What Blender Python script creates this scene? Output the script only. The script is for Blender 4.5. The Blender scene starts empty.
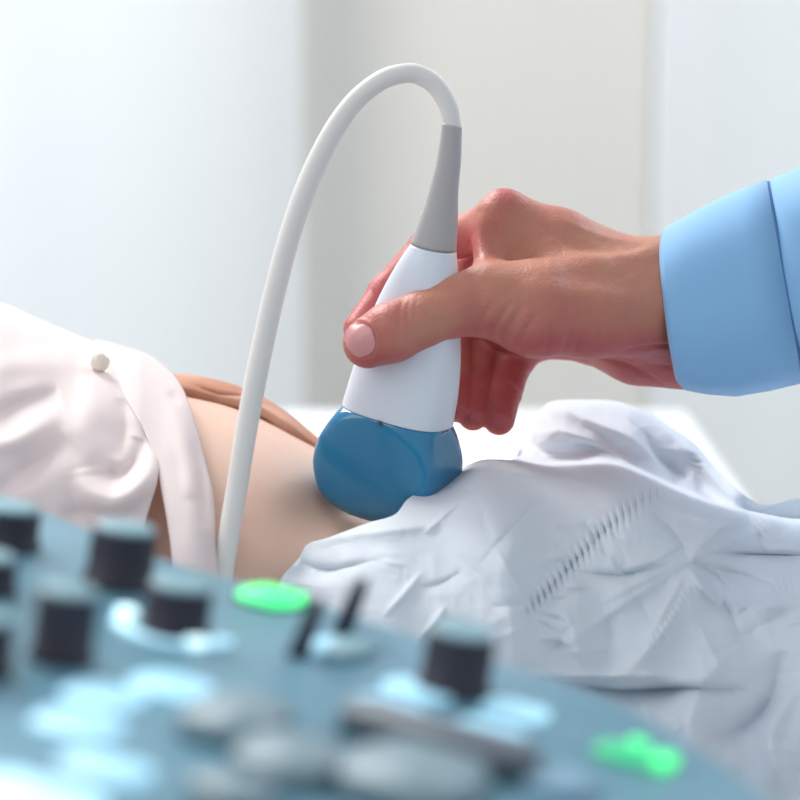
import bpy, math, random
import numpy as np
from mathutils import Vector, Matrix

random.seed(4); rng = np.random.RandomState(7)
C = bpy.context.scene.collection
# ------------------------------------------------------------------ camera frame
PITCH = math.radians(10.0); F = 2200.0
CAM = np.array([0.0, -1.0, 1.18])
RX = np.array([1.0, 0, 0])
UP = np.array([0, math.sin(PITCH), math.cos(PITCH)])
FW = np.array([0, math.cos(PITCH), -math.sin(PITCH)])

def c2w(x, y, d):
    x = np.asarray(x, float)[..., None]; y = np.asarray(y, float)[..., None]; d = np.asarray(d, float)[..., None]
    return CAM + x * RX + y * UP + d * FW
def W(px, py, z=0.0):
    """world point seen at (px,py) whose distance is 1-z metres"""
    px = np.asarray(px, float); py = np.asarray(py, float); d = 1.0 - np.asarray(z, float)
    return c2w((px - 400) / F * d, (400 - py) / F * d, d)
def camp(px, py, z=0.0):
    d = 1 - z
    return np.array([(px - 400) / F * d, (400 - py) / F * d, -d])

# ------------------------------------------------------------------ materials
def lin(c):
    return tuple(((v / 255) / 12.92 if v / 255 <= .04045 else ((v / 255 + .055) / 1.055) ** 2.4) for v in c) + (1,)
def mat(name, col, rough=.5, **kw):
    m = bpy.data.materials.new(name); m.use_nodes = True
    b = m.node_tree.nodes['Principled BSDF']
    b.inputs['Base Color'].default_value = lin(col); b.inputs['Roughness'].default_value = rough
    for k, v in kw.items():
        b.inputs[k.replace('_', ' ')].default_value = v
    return m
def bump(m, scale, strength, dist=.001, detail=3, stretch=None):
    nt = m.node_tree; b = nt.nodes['Principled BSDF']
    tc = nt.nodes.new('ShaderNodeTexCoord'); n = nt.nodes.new('ShaderNodeTexNoise'); bp = nt.nodes.new('ShaderNodeBump')
    n.inputs['Scale'].default_value = scale; n.inputs['Detail'].default_value = detail
    bp.inputs['Strength'].default_value = strength; bp.inputs['Distance'].default_value = dist
    if stretch:
        mp = nt.nodes.new('ShaderNodeMapping'); mp.inputs['Scale'].default_value = stretch
        nt.links.new(tc.outputs['Object'], mp.inputs[0]); nt.links.new(mp.outputs[0], n.inputs['Vector'])
    else:
        nt.links.new(tc.outputs['Object'], n.inputs['Vector'])
    nt.links.new(n.outputs['Fac'], bp.inputs['Height']); nt.links.new(bp.outputs[0], b.inputs['Normal'])
    return m
def mottle(m, c1, c2, scale, detail=4):
    nt = m.node_tree; b = nt.nodes['Principled BSDF']
    tc = nt.nodes.new('ShaderNodeTexCoord'); n = nt.nodes.new('ShaderNodeTexNoise'); r = nt.nodes.new('ShaderNodeValToRGB')
    n.inputs['Scale'].default_value = scale; n.inputs['Detail'].default_value = detail
    r.color_ramp.elements[0].position = .35; r.color_ramp.elements[1].position = .65
    r.color_ramp.elements[0].color = lin(c1); r.color_ramp.elements[1].color = lin(c2)
    nt.links.new(tc.outputs['Object'], n.inputs['Vector']); nt.links.new(n.outputs['Fac'], r.inputs[0])
    nt.links.new(r.outputs[0], b.inputs['Base Color']); return m
def emis(name, col, s):
    m = mat(name, col, .4); b = m.node_tree.nodes['Principled BSDF']
    b.inputs['Emission Color'].default_value = lin(col); b.inputs['Emission Strength'].default_value = s
    return m

def skin_mat(name, base, red, sss=.15):
    m = mat(name, base, .48, Subsurface_Weight=sss, Subsurface_Scale=.006)
    nt = m.node_tree; b = nt.nodes['Principled BSDF']
    b.inputs['Subsurface Radius'].default_value = (1, .35, .2)
    at = nt.nodes.new('ShaderNodeAttribute'); at.attribute_name = 'tint'
    tc = nt.nodes.new('ShaderNodeTexCoord')
    n = nt.nodes.new('ShaderNodeTexNoise'); n.inputs['Scale'].default_value = 90; n.inputs['Detail'].default_value = 4
    nt.links.new(tc.outputs['Object'], n.inputs['Vector'])
    ma = nt.nodes.new('ShaderNodeMath'); ma.operation = 'MULTIPLY_ADD'
    ma.inputs[1].default_value = .45; ma.inputs[2].default_value = -.22
    nt.links.new(n.outputs['Fac'], ma.inputs[0])
    ad = nt.nodes.new('ShaderNodeMath'); ad.operation = 'ADD'; ad.use_clamp = True
    nt.links.new(ma.outputs[0], ad.inputs[0]); nt.links.new(at.outputs['Fac'], ad.inputs[1])
    mx = nt.nodes.new('ShaderNodeMix'); mx.data_type = 'RGBA'
    mx.inputs[6].default_value = lin(base); mx.inputs[7].default_value = lin(red)
    nt.links.new(ad.outputs[0], mx.inputs[0]); nt.links.new(mx.outputs[2], b.inputs['Base Color'])
    n2 = nt.nodes.new('ShaderNodeTexNoise'); n2.inputs['Scale'].default_value = 420; n2.inputs['Detail'].default_value = 3
    v = nt.nodes.new('ShaderNodeTexVoronoi'); v.inputs['Scale'].default_value = 900
    nt.links.new(tc.outputs['Object'], n2.inputs['Vector']); nt.links.new(tc.outputs['Object'], v.inputs['Vector'])
    a2 = nt.nodes.new('ShaderNodeMath'); a2.operation = 'ADD'
    nt.links.new(n2.outputs['Fac'], a2.inputs[0]); nt.links.new(v.outputs['Distance'], a2.inputs[1])
    bp = nt.nodes.new('ShaderNodeBump'); bp.inputs['Strength'].default_value = .38 if 'hand' in name else .15; bp.inputs['Distance'].default_value = .0004
    nt.links.new(a2.outputs[0], bp.inputs['Height']); nt.links.new(bp.outputs[0], b.inputs['Normal'])
    return m

M_HAND = skin_mat('hand skin', (194, 137, 113), (186, 88, 88), .09)  # second colour also paints the dark red shade under the hand
M_BELLY = skin_mat('belly skin', (226, 194, 175), (226, 160, 136), .2)
M_NAIL = mat('nail', (214, 148, 148), .35)
M_SHIRT = bump(mat('blue cotton', (138, 187, 230), .8), 1400, .25, .0003)
M_SHIRT.node_tree.nodes['Principled BSDF'].inputs['Sheen Weight'].default_value = .2
M_SEAM = mat('seam thread', (96, 142, 190), .8)
M_BLOUSE = bump(mat('blush silk', (248, 234, 233), .6), 300, .15, .0005)
M_BLOUSE_IN = mat('blouse lining', (238, 206, 190), .7)
M_BAND = mottle(mat('tan waistband', (204, 150, 122), .6), (214, 164, 138), (182, 122, 94), 30)
M_BANDLO = mat('brown trim', (160, 100, 74), .6)
M_PAPER = bump(mat('white nonwoven sheet', (228, 235, 243), .7), 350, .12, .0004, 3)
M_HOUSING = mat('probe white plastic', (222, 228, 238), .32)
M_NECK = mat('probe grey rubber', (176, 172, 172), .38)
M_BLUE = mat('probe blue rubber', (30, 124, 168), .2, Coat_Weight=.5, Coat_Roughness=.12)
M_CABLE = mat('cable jacket', (228, 224, 220), .45)
M_GAP = mat('seam gap', (120, 120, 128), .6)
M_MARK = mat('index mark', (96, 84, 60), .5)
M_PEARL = mat('pearl', (240, 228, 212), .12, Coat_Weight=.8)
M_CONS = mottle(mat('console teal plastic', (104, 152, 172), .42), (84, 132, 150), (112, 156, 176), 9)
M_CONSIDE = mat('console edge', (120, 160, 184), .45)
M_KNOB = mat('black knob rubber', (44, 42, 56), .55)
M_KTOP = mat('painted lit top', (128, 168, 180), .4)  # bluish light on the knob tops painted as a lighter teal
M_KEY = mat('grey key', (122, 146, 156), .45)
M_KEYD = mat('dark grey key', (100, 110, 120), .5)
M_ICE = emis('backlight ice blue', (180, 228, 246), .72)
M_ICE2 = emis('backlight soft blue', (160, 212, 234), .5)
M_ICEHOT = emis('backlight bright', (214, 248, 255), 1.3)
M_GREEN = emis('backlight green', (60, 236, 130), .95)
M_GREEND = emis('backlight dim green', (40, 190, 125), .4)
M_GRIM = mat('green lens rim', (20, 120, 84), .4)
M_WALL = bump(mat('painted wall', (223, 220, 214), .9), 40, .1)
M_FLOOR = mottle(mat('vinyl floor', (200, 202, 204), .5), (196, 199, 202), (208, 210, 210), 6)
M_WHITE = mat('white lacquer', (228, 230, 232), .4)
M_METAL = mat('steel', (170, 175, 180), .3, Metallic=.9)
M_PAD = mat('couch vinyl', (226, 232, 238), .5)

def translucent(m, col, f):
    nt = m.node_tree; b = nt.nodes['Principled BSDF']; o = nt.nodes['Material Output']
    t = nt.nodes.new('ShaderNodeBsdfTranslucent'); t.inputs[0].default_value = lin(col); x = nt.nodes.new('ShaderNodeMixShader'); x.inputs[0].default_value = f
    nt.links.new(b.outputs[0], x.inputs[1]); nt.links.new(t.outputs[0], x.inputs[2]); nt.links.new(x.outputs[0], o.inputs[0])
translucent(M_BLOUSE, (255, 240, 232), .22); translucent(M_PAPER, (244, 248, 250), .2)

# ------------------------------------------------------------------ object helpers
def link(name, verts, faces, m, parent=None, smooth=True, attr=None):
    me = bpy.data.meshes.new(name)
    me.from_pydata([tuple(v) for v in verts] if not isinstance(verts, np.ndarray) else verts.tolist(), [],
                   faces.tolist() if isinstance(faces, np.ndarray) else faces)
    if attr is not None:
        a = me.attributes.new('tint', 'FLOAT', 'POINT'); a.data.foreach_set('value', np.asarray(attr, np.float32))
    for mm in (m if isinstance(m, (list, tuple)) else [m]): me.materials.append(mm)
    me.validate(); me.update()
    if smooth: me.polygons.foreach_set('use_smooth', [True] * len(me.polygons))
    o = bpy.data.objects.new(name, me); C.objects.link(o)
    if parent is not None: adopt(o, parent)
    return o
def world_of(o):
    m = Matrix.LocRotScale(o.location, o.rotation_euler, o.scale)
    return world_of(o.parent) @ o.matrix_parent_inverse @ m if o.parent else m
def adopt(o, p):
    o.parent = p; o.matrix_parent_inverse = world_of(p).inverted()
def empty(name, loc):
    o = bpy.data.objects.new(name, None); o.location = tuple(loc); o.empty_display_size = .02; C.objects.link(o); return o
def tag(o, label, cat=None, group=None, kind=None):
    if label: o['label'] = label
    if cat: o['category'] = cat
    if group: o['group'] = group
    if kind: o['kind'] = kind
    return o
def struct(o): o['kind'] = 'structure'; return o
def bevel(o, w, seg=3):
    b = o.modifiers.new('Bevel', 'BEVEL'); b.width = w; b.segments = seg; b.limit_method = 'ANGLE'; return o
def solid(o, t, off=-1):
    s = o.modifiers.new('Solidify', 'SOLIDIFY'); s.thickness = t; s.offset = off; return o
def grid_faces(nu, nv, close_u=False):
    f = []
    for i in range(nu if close_u else nu - 1):
        a = (i % nu) * nv; b = ((i + 1) % nu) * nv
        for j in range(nv - 1): f.append((a + j, b + j, b + j + 1, a + j + 1))
    return f
def box(name, lo, hi, m, parent=None, bev=0):
    x0, y0, z0 = lo; x1, y1, z1 = hi
    v = [(x0,y0,z0),(x1,y0,z0),(x1,y1,z0),(x0,y1,z0),(x0,y0,z1),(x1,y0,z1),(x1,y1,z1),(x0,y1,z1)]
    f = [(3,2,1,0),(4,5,6,7),(0,1,5,4),(1,2,6,5),(2,3,7,6),(3,0,4,7)]
    o = link(name, v, f, m, parent, smooth=False)
    if bev: bevel(o, bev)
    return o
def loft(name, rings, m, parent=None, cap0=True, cap1=True):
    n = len(rings[0]); v = [p for r in rings for p in r]; f = []
    for i in range(len(rings) - 1):
        for j in range(n):
            k = (j + 1) % n
            f.append((i*n+j, i*n+k, (i+1)*n+k, (i+1)*n+j))
    if cap0: f.append(tuple(range(n - 1, -1, -1)))
    if cap1: f.append(tuple(range((len(rings) - 1) * n, len(rings) * n)))
    return link(name, v, f, m, parent)
def interp(pts, t):
    """catmull-rom through rows of pts at parameter t in [0, n-1]"""
    P = np.asarray(pts, float); n = len(P); t = np.clip(np.asarray(t, float), 0, n - 1 - 1e-9)
    i = np.floor(t).astype(int); u = (t - i)[..., None]
    g = lambda k: P[np.clip(k, 0, n - 1)]
    p0, p1, p2, p3 = g(i-1), g(i), g(i+1), g(i+2)
    return .5 * (2*p1 + (p2-p0)*u + (2*p0-5*p1+4*p2-p3)*u**2 + (3*p1-p0-3*p2+p3)*u**3)
def resample(pts, n, cr=True):
    P = np.asarray(pts, float); t = np.linspace(0, len(P) - 1, 40 * len(P))
    Q = interp(P, t) if cr else np.stack([np.interp(t, range(len(P)), P[:, k]) for k in range(P.shape[1])], 1)
    s = np.r_[0, np.cumsum(np.linalg.norm(np.diff(Q[:, :2], axis=0), axis=1))]
    u = np.linspace(0, s[-1], n)
    return np.stack([np.interp(u, s, Q[:, k]) for k in range(Q.shape[1])], 1)
def tube(name, pts, rad, m, parent=None, nseg=20):
    pts = np.asarray(pts); n = len(pts); rad = np.ones(n) * rad
    T = np.gradient(pts, axis=0); T /= np.linalg.norm(T, axis=1)[:, None]
    up = np.array([0, 1., 0]) if abs(T[0][1]) < .9 else np.array([1., 0, 0]); rings = []
    for i in range(n):
        a = np.cross(T[i], up); a /= np.linalg.norm(a); b = np.cross(T[i], a); up = -b if np.dot(-b, up) > 0 else b
        rings.append([pts[i] + rad[i]*(math.cos(q)*a + math.sin(q)*np.cross(a, T[i])) for q in np.linspace(0, 2*math.pi, nseg, endpoint=False)])
    return loft(name, rings, m, parent)

def vnoise(x, y, seed=0):
    r = np.random.RandomState(seed); T = r.rand(256, 256)
    xi = np.floor(x).astype(int); yi = np.floor(y).astype(int); u = x - xi; v = y - yi
    u = u*u*u*(u*(u*6-15)+10); v = v*v*v*(v*(v*6-15)+10)
    g = lambda a, b: T[a % 256, b % 256]
    return (g(xi, yi)*(1-u)+g(xi+1, yi)*u)*(1-v) + (g(xi, yi+1)*(1-u)+g(xi+1, yi+1)*u)*v - .5
def segdist(X, Y, line):
    """distance to a polyline, signed side, arclength"""
    best = np.full(X.shape, 1e9); side = np.zeros(X.shape); arc = np.zeros(X.shape); s0 = 0
    for (ax, ay), (bx, by) in zip(line[:-1], line[1:]):
        dx, dy = bx-ax, by-ay; L = math.hypot(dx, dy)
        t = np.clip(((X-ax)*dx+(Y-ay)*dy)/L**2, 0, 1)
        qx, qy = X-ax-t*dx, Y-ay-t*dy; d = np.hypot(qx, qy)
        c = d < best
        side = np.where(c, np.sign(dx*(Y-ay)-dy*(X-ax)), side); arc = np.where(c, s0+t*L, arc); best = np.where(c, d, best); s0 += L
    return best, side, arc, s0
def sstep(x, a, b):
    t = np.clip((x-a)/(b-a), 0, 1); return t*t*(3-2*t)
def crease(X, Y, line, amp, w, w2=None, sharp=False):
    """ridge (+) or valley (-) along a line; w = width on the upper/left side, w2 the other; fades to the ends"""
    line = [tuple(p) for p in resample([list(p) for p in line], max(4, len(line)*3))] if len(line) > 2 else line
    d, s, a, L = segdist(X, Y, line)
    ww = np.where(s > 0, w2 or w, w)
    e = np.sin(np.clip(a/L, 0.0, 1)*math.pi)**.6 
    return amp*e*(np.exp(-d/ww) if sharp else np.exp(-(d/ww)**2))

# ------------------------------------------------------------------ hand of the sonographer (one continuous surface)
ZH = .028
def J(px, py, z, r): 
    z = z + ZH; return (camp(px, py, z), r / F * (1 - z))
def rcone(P, a, b):
    (pa, ra), (pb, rb) = a, b
    pa = pa.astype(np.float32); ba = (pb-pa).astype(np.float32); L2 = float(ba@ba)
    X = P[0]-pa[0]; Y = P[1]-pa[1]; Z = P[2]-pa[2]
    t = np.clip((X*ba[0]+Y*ba[1]+Z*ba[2])/L2, 0, 1)
    d = np.sqrt((X-t*ba[0])**2+(Y-t*ba[1])**2+(Z-t*ba[2])**2)
    return d-(ra+(rb-ra)*t)
def smin(a, b, k):
    h = np.maximum(k-np.abs(a-b), 0)/k
    return np.minimum(a, b)-h*h*k*.25
def chain(P, js, k=.003):
    d = None
    for a, b in zip(js[:-1], js[1:]):
        c = rcone(P, a, b); d = c if d is None else smin(d, c, k)
    return d
def ell(P, c, ax):
    q = np.sqrt(((P[0]-c[0])/ax[0])**2+((P[1]-c[1])/ax[1])**2+((P[2]-c[2])/ax[2])**2)
    return (q-1)*min(ax)

def hand_sdf(P):
    thumb = chain(P, [J(368,343,.026,25.5), J(392,332,.027,29), J(420,320,.025,27), J(455,306,.021,29.5), J(492,300,.017,36)], .004)
    thenar = chain(P, [J(492,300,.017,36), J(535,308,.013,47), J(590,306,.004,50), J(640,306,-.004,50)], .006)
    idxm = chain(P, [J(504,215,-.010,24), J(560,241,-.009,30), J(622,272,-.010,36)], .006)
    midm = chain(P, [J(518,228,-.031,24), J(580,258,-.028,29), J(640,284,-.024,34)], .006)
    rngm = chain(P, [J(535,250,-.049,22), J(590,275,-.044,27), J(650,295,-.034,34)], .006)
    litm = chain(P, [J(560,288,-.063,20), J(610,305,-.054,26), J(660,310,-.040,32)], .006)
    hyp = chain(P, [J(545,338,-.052,22), J(572,333,-.050,24), J(600,332,-.046,33), J(637,338,-.036,44), J(690,330,-.030,50)], .006)
    fore = chain(P, [J(640,300,-.006,44), J(680,287,-.010,50), J(760,275,-.008,56), J(880,250,-.008,64), J(1000,225,-.008,70)], .006)
    fore2 = chain(P, [J(640,310,-.030,46), J(690,329,-.030,52), J(780,315,-.030,58), J(890,290,-.03,66), J(1000,265,-.03,70)], .006)
    palm = thenar
    for q, k in ((idxm,.010),(midm,.010),(rngm,.010),(litm,.010),(hyp,.010),(fore,.012),(fore2,.014)):
        palm = smin(palm, q, k)
    palm = smin(palm, ell(P, camp(560,290,-.030+ZH), (.040,.022,.026)), .010)
    palm = smin(palm, chain(P, [J(520,245,-.012,22), J(570,272,-.008,30), J(625,290,-.006,34)], .01), .012)
    palm = smin(palm, ell(P, camp(520,318,-.040+ZH), (.020,.016,.016)), .008)
    palm = smin(palm, thumb, .006)
    index = chain(P, [J(504,214,-.010,24), J(478,232,-.024,22), J(430,246,-.038,19.5), J(386,293,-.034,17.5), J(359,329,-.024,16)], .003)
    middle = chain(P, [J(518,228,-.031,24), J(476,268,-.050,20), J(452,330,-.044,18.5), J(452,372,-.034,17.5), J(456,408,-.026,14.5)], .003)
    ring = chain(P, [J(535,250,-.049,22), J(498,292,-.060,20), J(479,345,-.052,19), J(475,385,-.038,16.5), J(473,416,-.028,15)], .003)
    little = chain(P, [J(560,288,-.063,20), J(546,322,-.064,20), J(513,360,-.052,20.5), J(504,390,-.040,18), J(499,419.5,-.028,16)], .003)
    fing = smin(smin(smin(index, middle, .002), ring, .0012), little, .0010)
    web = chain(P, [J(488,236,-.012,14), J(488,270,.002,14)], .004)     # skin fold between forefinger and thumb
    palm = smin(palm, web, .012)
    return smin(palm, fing, .0045)

def surface_nets(fn, lo, hi, h):
    n = [int(math.ceil((hi[i]-lo[i])/h))+1 for i in range(3)]
    ax = [(lo[i]+h*np.arange(n[i])).astype(np.float32) for i in range(3)]
    V = np.empty(n, np.float32)
    for s in range(0, n[0], 24):
        P = np.meshgrid(ax[0][s:s+24], ax[1], ax[2], indexing='ij'); V[s:s+24] = fn(P)
    S = V < 0
    cnt = np.zeros([k-1 for k in n], np.int16)
    for a in (0,1):
        for b in (0,1):
            for c in (0,1): cnt += S[a:n[0]-1+a, b:n[1]-1+b, c:n[2]-1+c]
    act = (cnt > 0) & (cnt < 8); I = np.argwhere(act); idx = np.full(act.shape, -1, np.int64); idx[act] = np.arange(len(I))
    acc = np.zeros((len(I), 3)); num = np.zeros(len(I))
    cor = [(a,b,c) for a in (0,1) for b in (0,1) for c in (0,1)]
    for p in cor:
        for q in cor:
            if p < q and sum(abs(p[k]-q[k]) for k in range(3)) == 1:
                va = V[I[:,0]+p[0], I[:,1]+p[1], I[:,2]+p[2]]; vb = V[I[:,0]+q[0], I[:,1]+q[1], I[:,2]+q[2]]
                m = (va < 0) != (vb < 0); t = np.where(m, va/(va-vb+1e-20), 0)
                acc += m[:,None]*(np.array(p)+t[:,None]*(np.array(q)-np.array(p))); num += m
    verts = np.array([ax[k][0] for k in range(3)])+h*(I+acc/num[:,None])
    faces = []
    for d in range(3):
        u, v = (d+1) % 3, (d+2) % 3
        sl0 = [slice(None)]*3; sl1 = [slice(None)]*3; sl0[d] = slice(0, n[d]-1); sl1[d] = slice(1, n[d])
        A = S[tuple(sl0)]; B = S[tuple(sl1)]; E = np.argwhere(A != B)
        E = E[(E[:,u] > 0) & (E[:,v] > 0) & (E[:,u] < n[u]-1) & (E[:,v] < n[v]-1)]
        eu = np.zeros(3, int); eu[u] = 1; ev = np.zeros(3, int); ev[v] = 1
        g = lambda K: idx[K[:,0], K[:,1], K[:,2]]
        q = np.stack([g(E-eu-ev), g(E-ev), g(E), g(E-eu)], 1)
        ins = A[E[:,0], E[:,1], E[:,2]]
        q[~ins] = q[~ins][:, ::-1]; faces.append(q)
    return verts, np.concatenate(faces)

hv, hf = surface_nets(hand_sdf, (-.045,-.035,-1.09), (.235,.125,-.925), .0009)
# drop what lies beyond the hidden end of the forearm is not needed: the grid closes inside the sleeve
ed = np.vstack([hf[:, [0,1]], hf[:, [1,2]], hf[:, [2,3]], hf[:, [3,0]]])
deg = np.bincount(ed.ravel(), minlength=len(hv)).astype(float)
def lap(v, it, lam=.5):
    for _ in range(it):
        s = np.zeros_like(v); np.add.at(s, ed[:,0], v[ed[:,1]]); np.add.at(s, ed[:,1], v[ed[:,0]])
        v = v+lam*(s/deg[:,None]-v)
    return v
hv = lap(hv, 3)
def vnormals(v, f):
    n = np.cross(v[f[:,2]]-v[f[:,0]], v[f[:,3]]-v[f[:,1]]); N = np.zeros_like(v)
    for k in range(4): np.add.at(N, f[:,k], n)
    return N/(np.linalg.norm(N, axis=1)[:,None]+1e-12)
HN = vnormals(hv, hf)
D = -hv[:,2]; PX = 400+hv[:,0]/D*F; PY = 400-hv[:,1]/D*F; ZZ = 1-D-ZH
front = sstep(HN[:,2], -.05, .35)*sstep(ZZ, -.02, -.01)
disp = np.zeros(len(hv))
def cr(line, amp, w, w2=None, mask=front): 
    global disp
    disp = disp+mask*crease(PX, PY, line, amp, w, w2)
for l in ([(512,302),(498,322),(483,342)], [(525,303),(512,322),(497,348)], [(494,300),(484,318),(474,334)], [(538,312),(524,334),(512,354)]):
    cr(l, -.0009, 2.2, 4)
for l in ([(519,302),(505,322),(491,345)], [(503,302),(491,320),(479,338)], [(532,308),(518,330),(505,351)]):
    cr(l, .0004, 3)
for l in ([(577,318),(569,336),(561,356)], [(588,322),(580,340),(573,358)], [(560,316),(551,336),(545,356)], [(600,326),(595,345)]):
    cr(l, -.0007, 2.4)
cr([(470,275),(480,296),(476,330)], -.0010, 7)                                 # behind the thumb knuckle
cr([(455,290),(462,302),(458,320)], .0008, 8)
cr([(404,299),(399,315),(402,332)], -.0006, 2.2); cr([(411,296),(407,312),(409,330)], -.0006, 2.2); cr([(418,294),(415,308),(417,322)], -.0004, 2)
cr([(545,262),(590,258),(632,258),(668,240)], .0018, 6, 9)                      # thumb tendon
cr([(520,290),(570,292),(630,300),(672,305)], .0012, 10)
cr([(560,278),(595,277),(630,280)], -.0012, 12)                                # hollow of the wrist
cr([(498,222),(496,240),(499,262)], -.0010, 7)                                 # hollow beside forefinger knuckle
cr([(482,215),(480,240),(484,262)], .0012, 5)
cr([(540,225),(570,243),(615,258)], -.0010, 6)
cr([(555,216),(600,236),(650,245)], .0006, 4)
cr([(540,244),(556,240),(572,252),(590,250)], .0006, 2.5)                      # vein
cr([(620,352),(650,347),(690,345)], -.0012, 2.5, mask=sstep(HN[:,2], 0, .3))
cr([(598,357),(630,366),(662,384)], -.0010, 2.5, mask=sstep(HN[:,2], 0, .3))
cr([(640,362),(665,366),(690,368)], -.0006, 2, mask=sstep(HN[:,2], 0, .3))
low = sstep(HN[:,2], -.2, .2)*(PY > 360)
cr([(508,382),(520,392),(529,398)], -.0010, 2, mask=low); cr([(528,372),(540,380)], -.0008, 2, mask=low)
cr([(372,288),(384,300)], -.0008, 2, mask=(ZZ < -.01)*1.)
# nail bed
nc = (359.8, 340.0); na = math.radians(-20)
def nailuv(px, py):
    dx, dy = px-nc[0], py-nc[1]; ca, sa = math.cos(na), math.sin(na)
    return dx*ca+dy*sa, -dx*sa+dy*ca
nu, nv_ = nailuv(PX, PY); nr = np.sqrt((nu/15.5)**2+(nv_/19)**2)
fmask = (HN[:,2] > 0)*(ZZ > .02)
disp += fmask*(-.0003*(nr < 1)*1.0 + .0004*np.exp(-((nr-1.14)/.12)**2)*(nu > -6))
disp += .0003*(vnoise(PX/9, PY/9, 3)+.6*vnoise(PX/4, PY/4, 4))*front
disp = lap(disp[:,None].repeat(3,1), 1)[:,0]
hv2 = hv+HN*disp[:,None]
# redness of knuckles and finger tips; shade of web wedge and thenar painted in
tint = np.full(len(hv), .12)
for (x, y, r, a) in ((368,343,34,.35),(362,318,30,.4),(505,195,22,.65),(468,240,24,.75),(474,410,30,.7),(500,415,30,.6),(480,310,26,.35),(560,332,50,.5),(650,365,46,.5),(560,212,24,.3),(455,408,24,.7),(420,250,40,.35),(390,290,26,.3),(530,380,26,.5)):
    tint += a*np.exp(-((PX-x)**2+(PY-y)**2)/r**2)
tint += .5*sstep(-HN[:,1], .3, .9)  # shade on the underside painted as darker red
tint += .5*sstep(ZZ, -.012, -.03)*(PX < 560)  # shade among the far fingers painted redder as well
hw = c2w(hv2[:,0], hv2[:,1], -hv2[:,2])
hand = link('person', hw, hf, M_HAND, attr=np.clip(tint, 0, 1))
tag(hand, 'person in a blue shirt, seen as one hand pressing the probe onto the belly', 'person')

# thumb nail: a patch laid on the thumb
front_idx = np.where((HN[:,2] > .1) & (ZZ > .012) & (PX < 400))[0]
fx, fy, fz = PX[front_idx], PY[front_idx], ZZ[front_idx]+ZH
nvs = []; nf = []; NR, NA = 12, 40
for i in range(NR+1):
    for j in range(NA):
        a = 2*math.pi*j/NA; rr = i/NR
        du, dv = rr*14.6*math.copysign(abs(math.cos(a))**.85, math.cos(a)), rr*16.8*math.copysign(abs(math.sin(a))**.85, math.sin(a))
        if du < 0: du *= 1.06
        ca, sa = math.cos(na), math.sin(na)
        x = nc[0]+du*ca-dv*sa; y = nc[1]+du*sa+dv*ca
        w = np.exp(-((fx-x)**2+(fy-y)**2)/8.0); z = (w*fz).sum()/(w.sum()+1e-12)
        nvs.append(W(x, y, z+.0003*(1-rr**3)+.00012))
for i in range(NR):
    for j in range(NA):
        k = (j+1) % NA; nf.append((i*NA+j, (i+1)*NA+j, (i+1)*NA+k, i*NA+k))
nail = link('thumbnail', np.array(nvs), nf, M_NAIL, hand); tag(nail, 'short pink thumbnail')

# sleeve and cuff
def ring(cx, cy, hvp, hz, zc, near=-8, tilt=9, n=96, fold=0.0, p=2.2, seed=1, cf=0):
    out = []
    for j in range(n):
        a = 2*math.pi*j/n; c, s = math.cos(a), math.sin(a)      # c: towards camera, s: up
        e = (abs(c)**p+abs(s)**p)**(-1/p)
        f = 1+cf*math.exp(-((s+.80)/.10)**2)*(c > 0)+fold*(math.sin(a*5+seed)+.6*math.sin(a*9+2.3*seed))
        z = zc+hz*c*e*f; x = cx+near*max(c*e, -1)-tilt*s*e
        y = cy-hvp*s*e*f
        out.append(W(x, y, z))
    return out
ZS = ZH-.018
cuffst = [(676,309,74,.036,-9,9),(680,308,79,.038,-9,9),(700,304.5,86,.040,-9,9),(725,299,93.5,.042,-7,11),(755,290,97,.043,-4,14),(785,281,98,.044,-1,17)]
cr_ = [ring(a,b,c,d,ZS,n_,t_,fold=.004,p=2.5,cf=.035,seed=1+i*.15) for i,(a,b,c,d,n_,t_) in enumerate(cuffst)]
sl = [(786,281,95,.042,-1,17,.004),(789,280,99.5,.046,-1,17,.008),(798,277,101,.049,-1,17,.014),(812,273,103,.052,0,16,.02),(840,263,108,.055,0,15,.02),(900,243,118,.060,0,14,.025),(1000,215,128,.064,0,14,.02),(1200,160,140,.068,0,14,.02),(1500,80,150,.07,0,14,.01)]
sr = [ring(a,b,c,d,ZS,n_,t_,fold=f_,p=2.3,seed=2+i*.5) for i,(a,b,c,d,n_,t_,f_) in enumerate(sl)]
sleeve = solid(loft('shirt_sleeve', sr, M_SHIRT, hand, False, False), .001); sleeve.modifiers.new('Sub', 'SUBSURF').render_levels = 1
cuff = loft('cuff', cr_, M_SHIRT, sleeve, False, False); solid(cuff, .0018)
# stitch line along the edge of the cuff
st = [ring(a,b,c+.6,d+.0004,ZS,n_,t_,fold=.004,p=2.5,cf=.035) for (a,b,c,d,n_,t_) in [(683.5,307.4,80.4,.0383,-9,9)]][0]
tube('stitching', np.array(st+[st[0]]), .00022, M_SEAM, cuff, 6)
st = ring(785.5,281,98.5,.0446,ZS,-1,17,fold=.004,p=2.5,cf=.035); tube('seam', np.array(st+[st[0]]), .0007, M_SEAM, cuff, 8)

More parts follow.
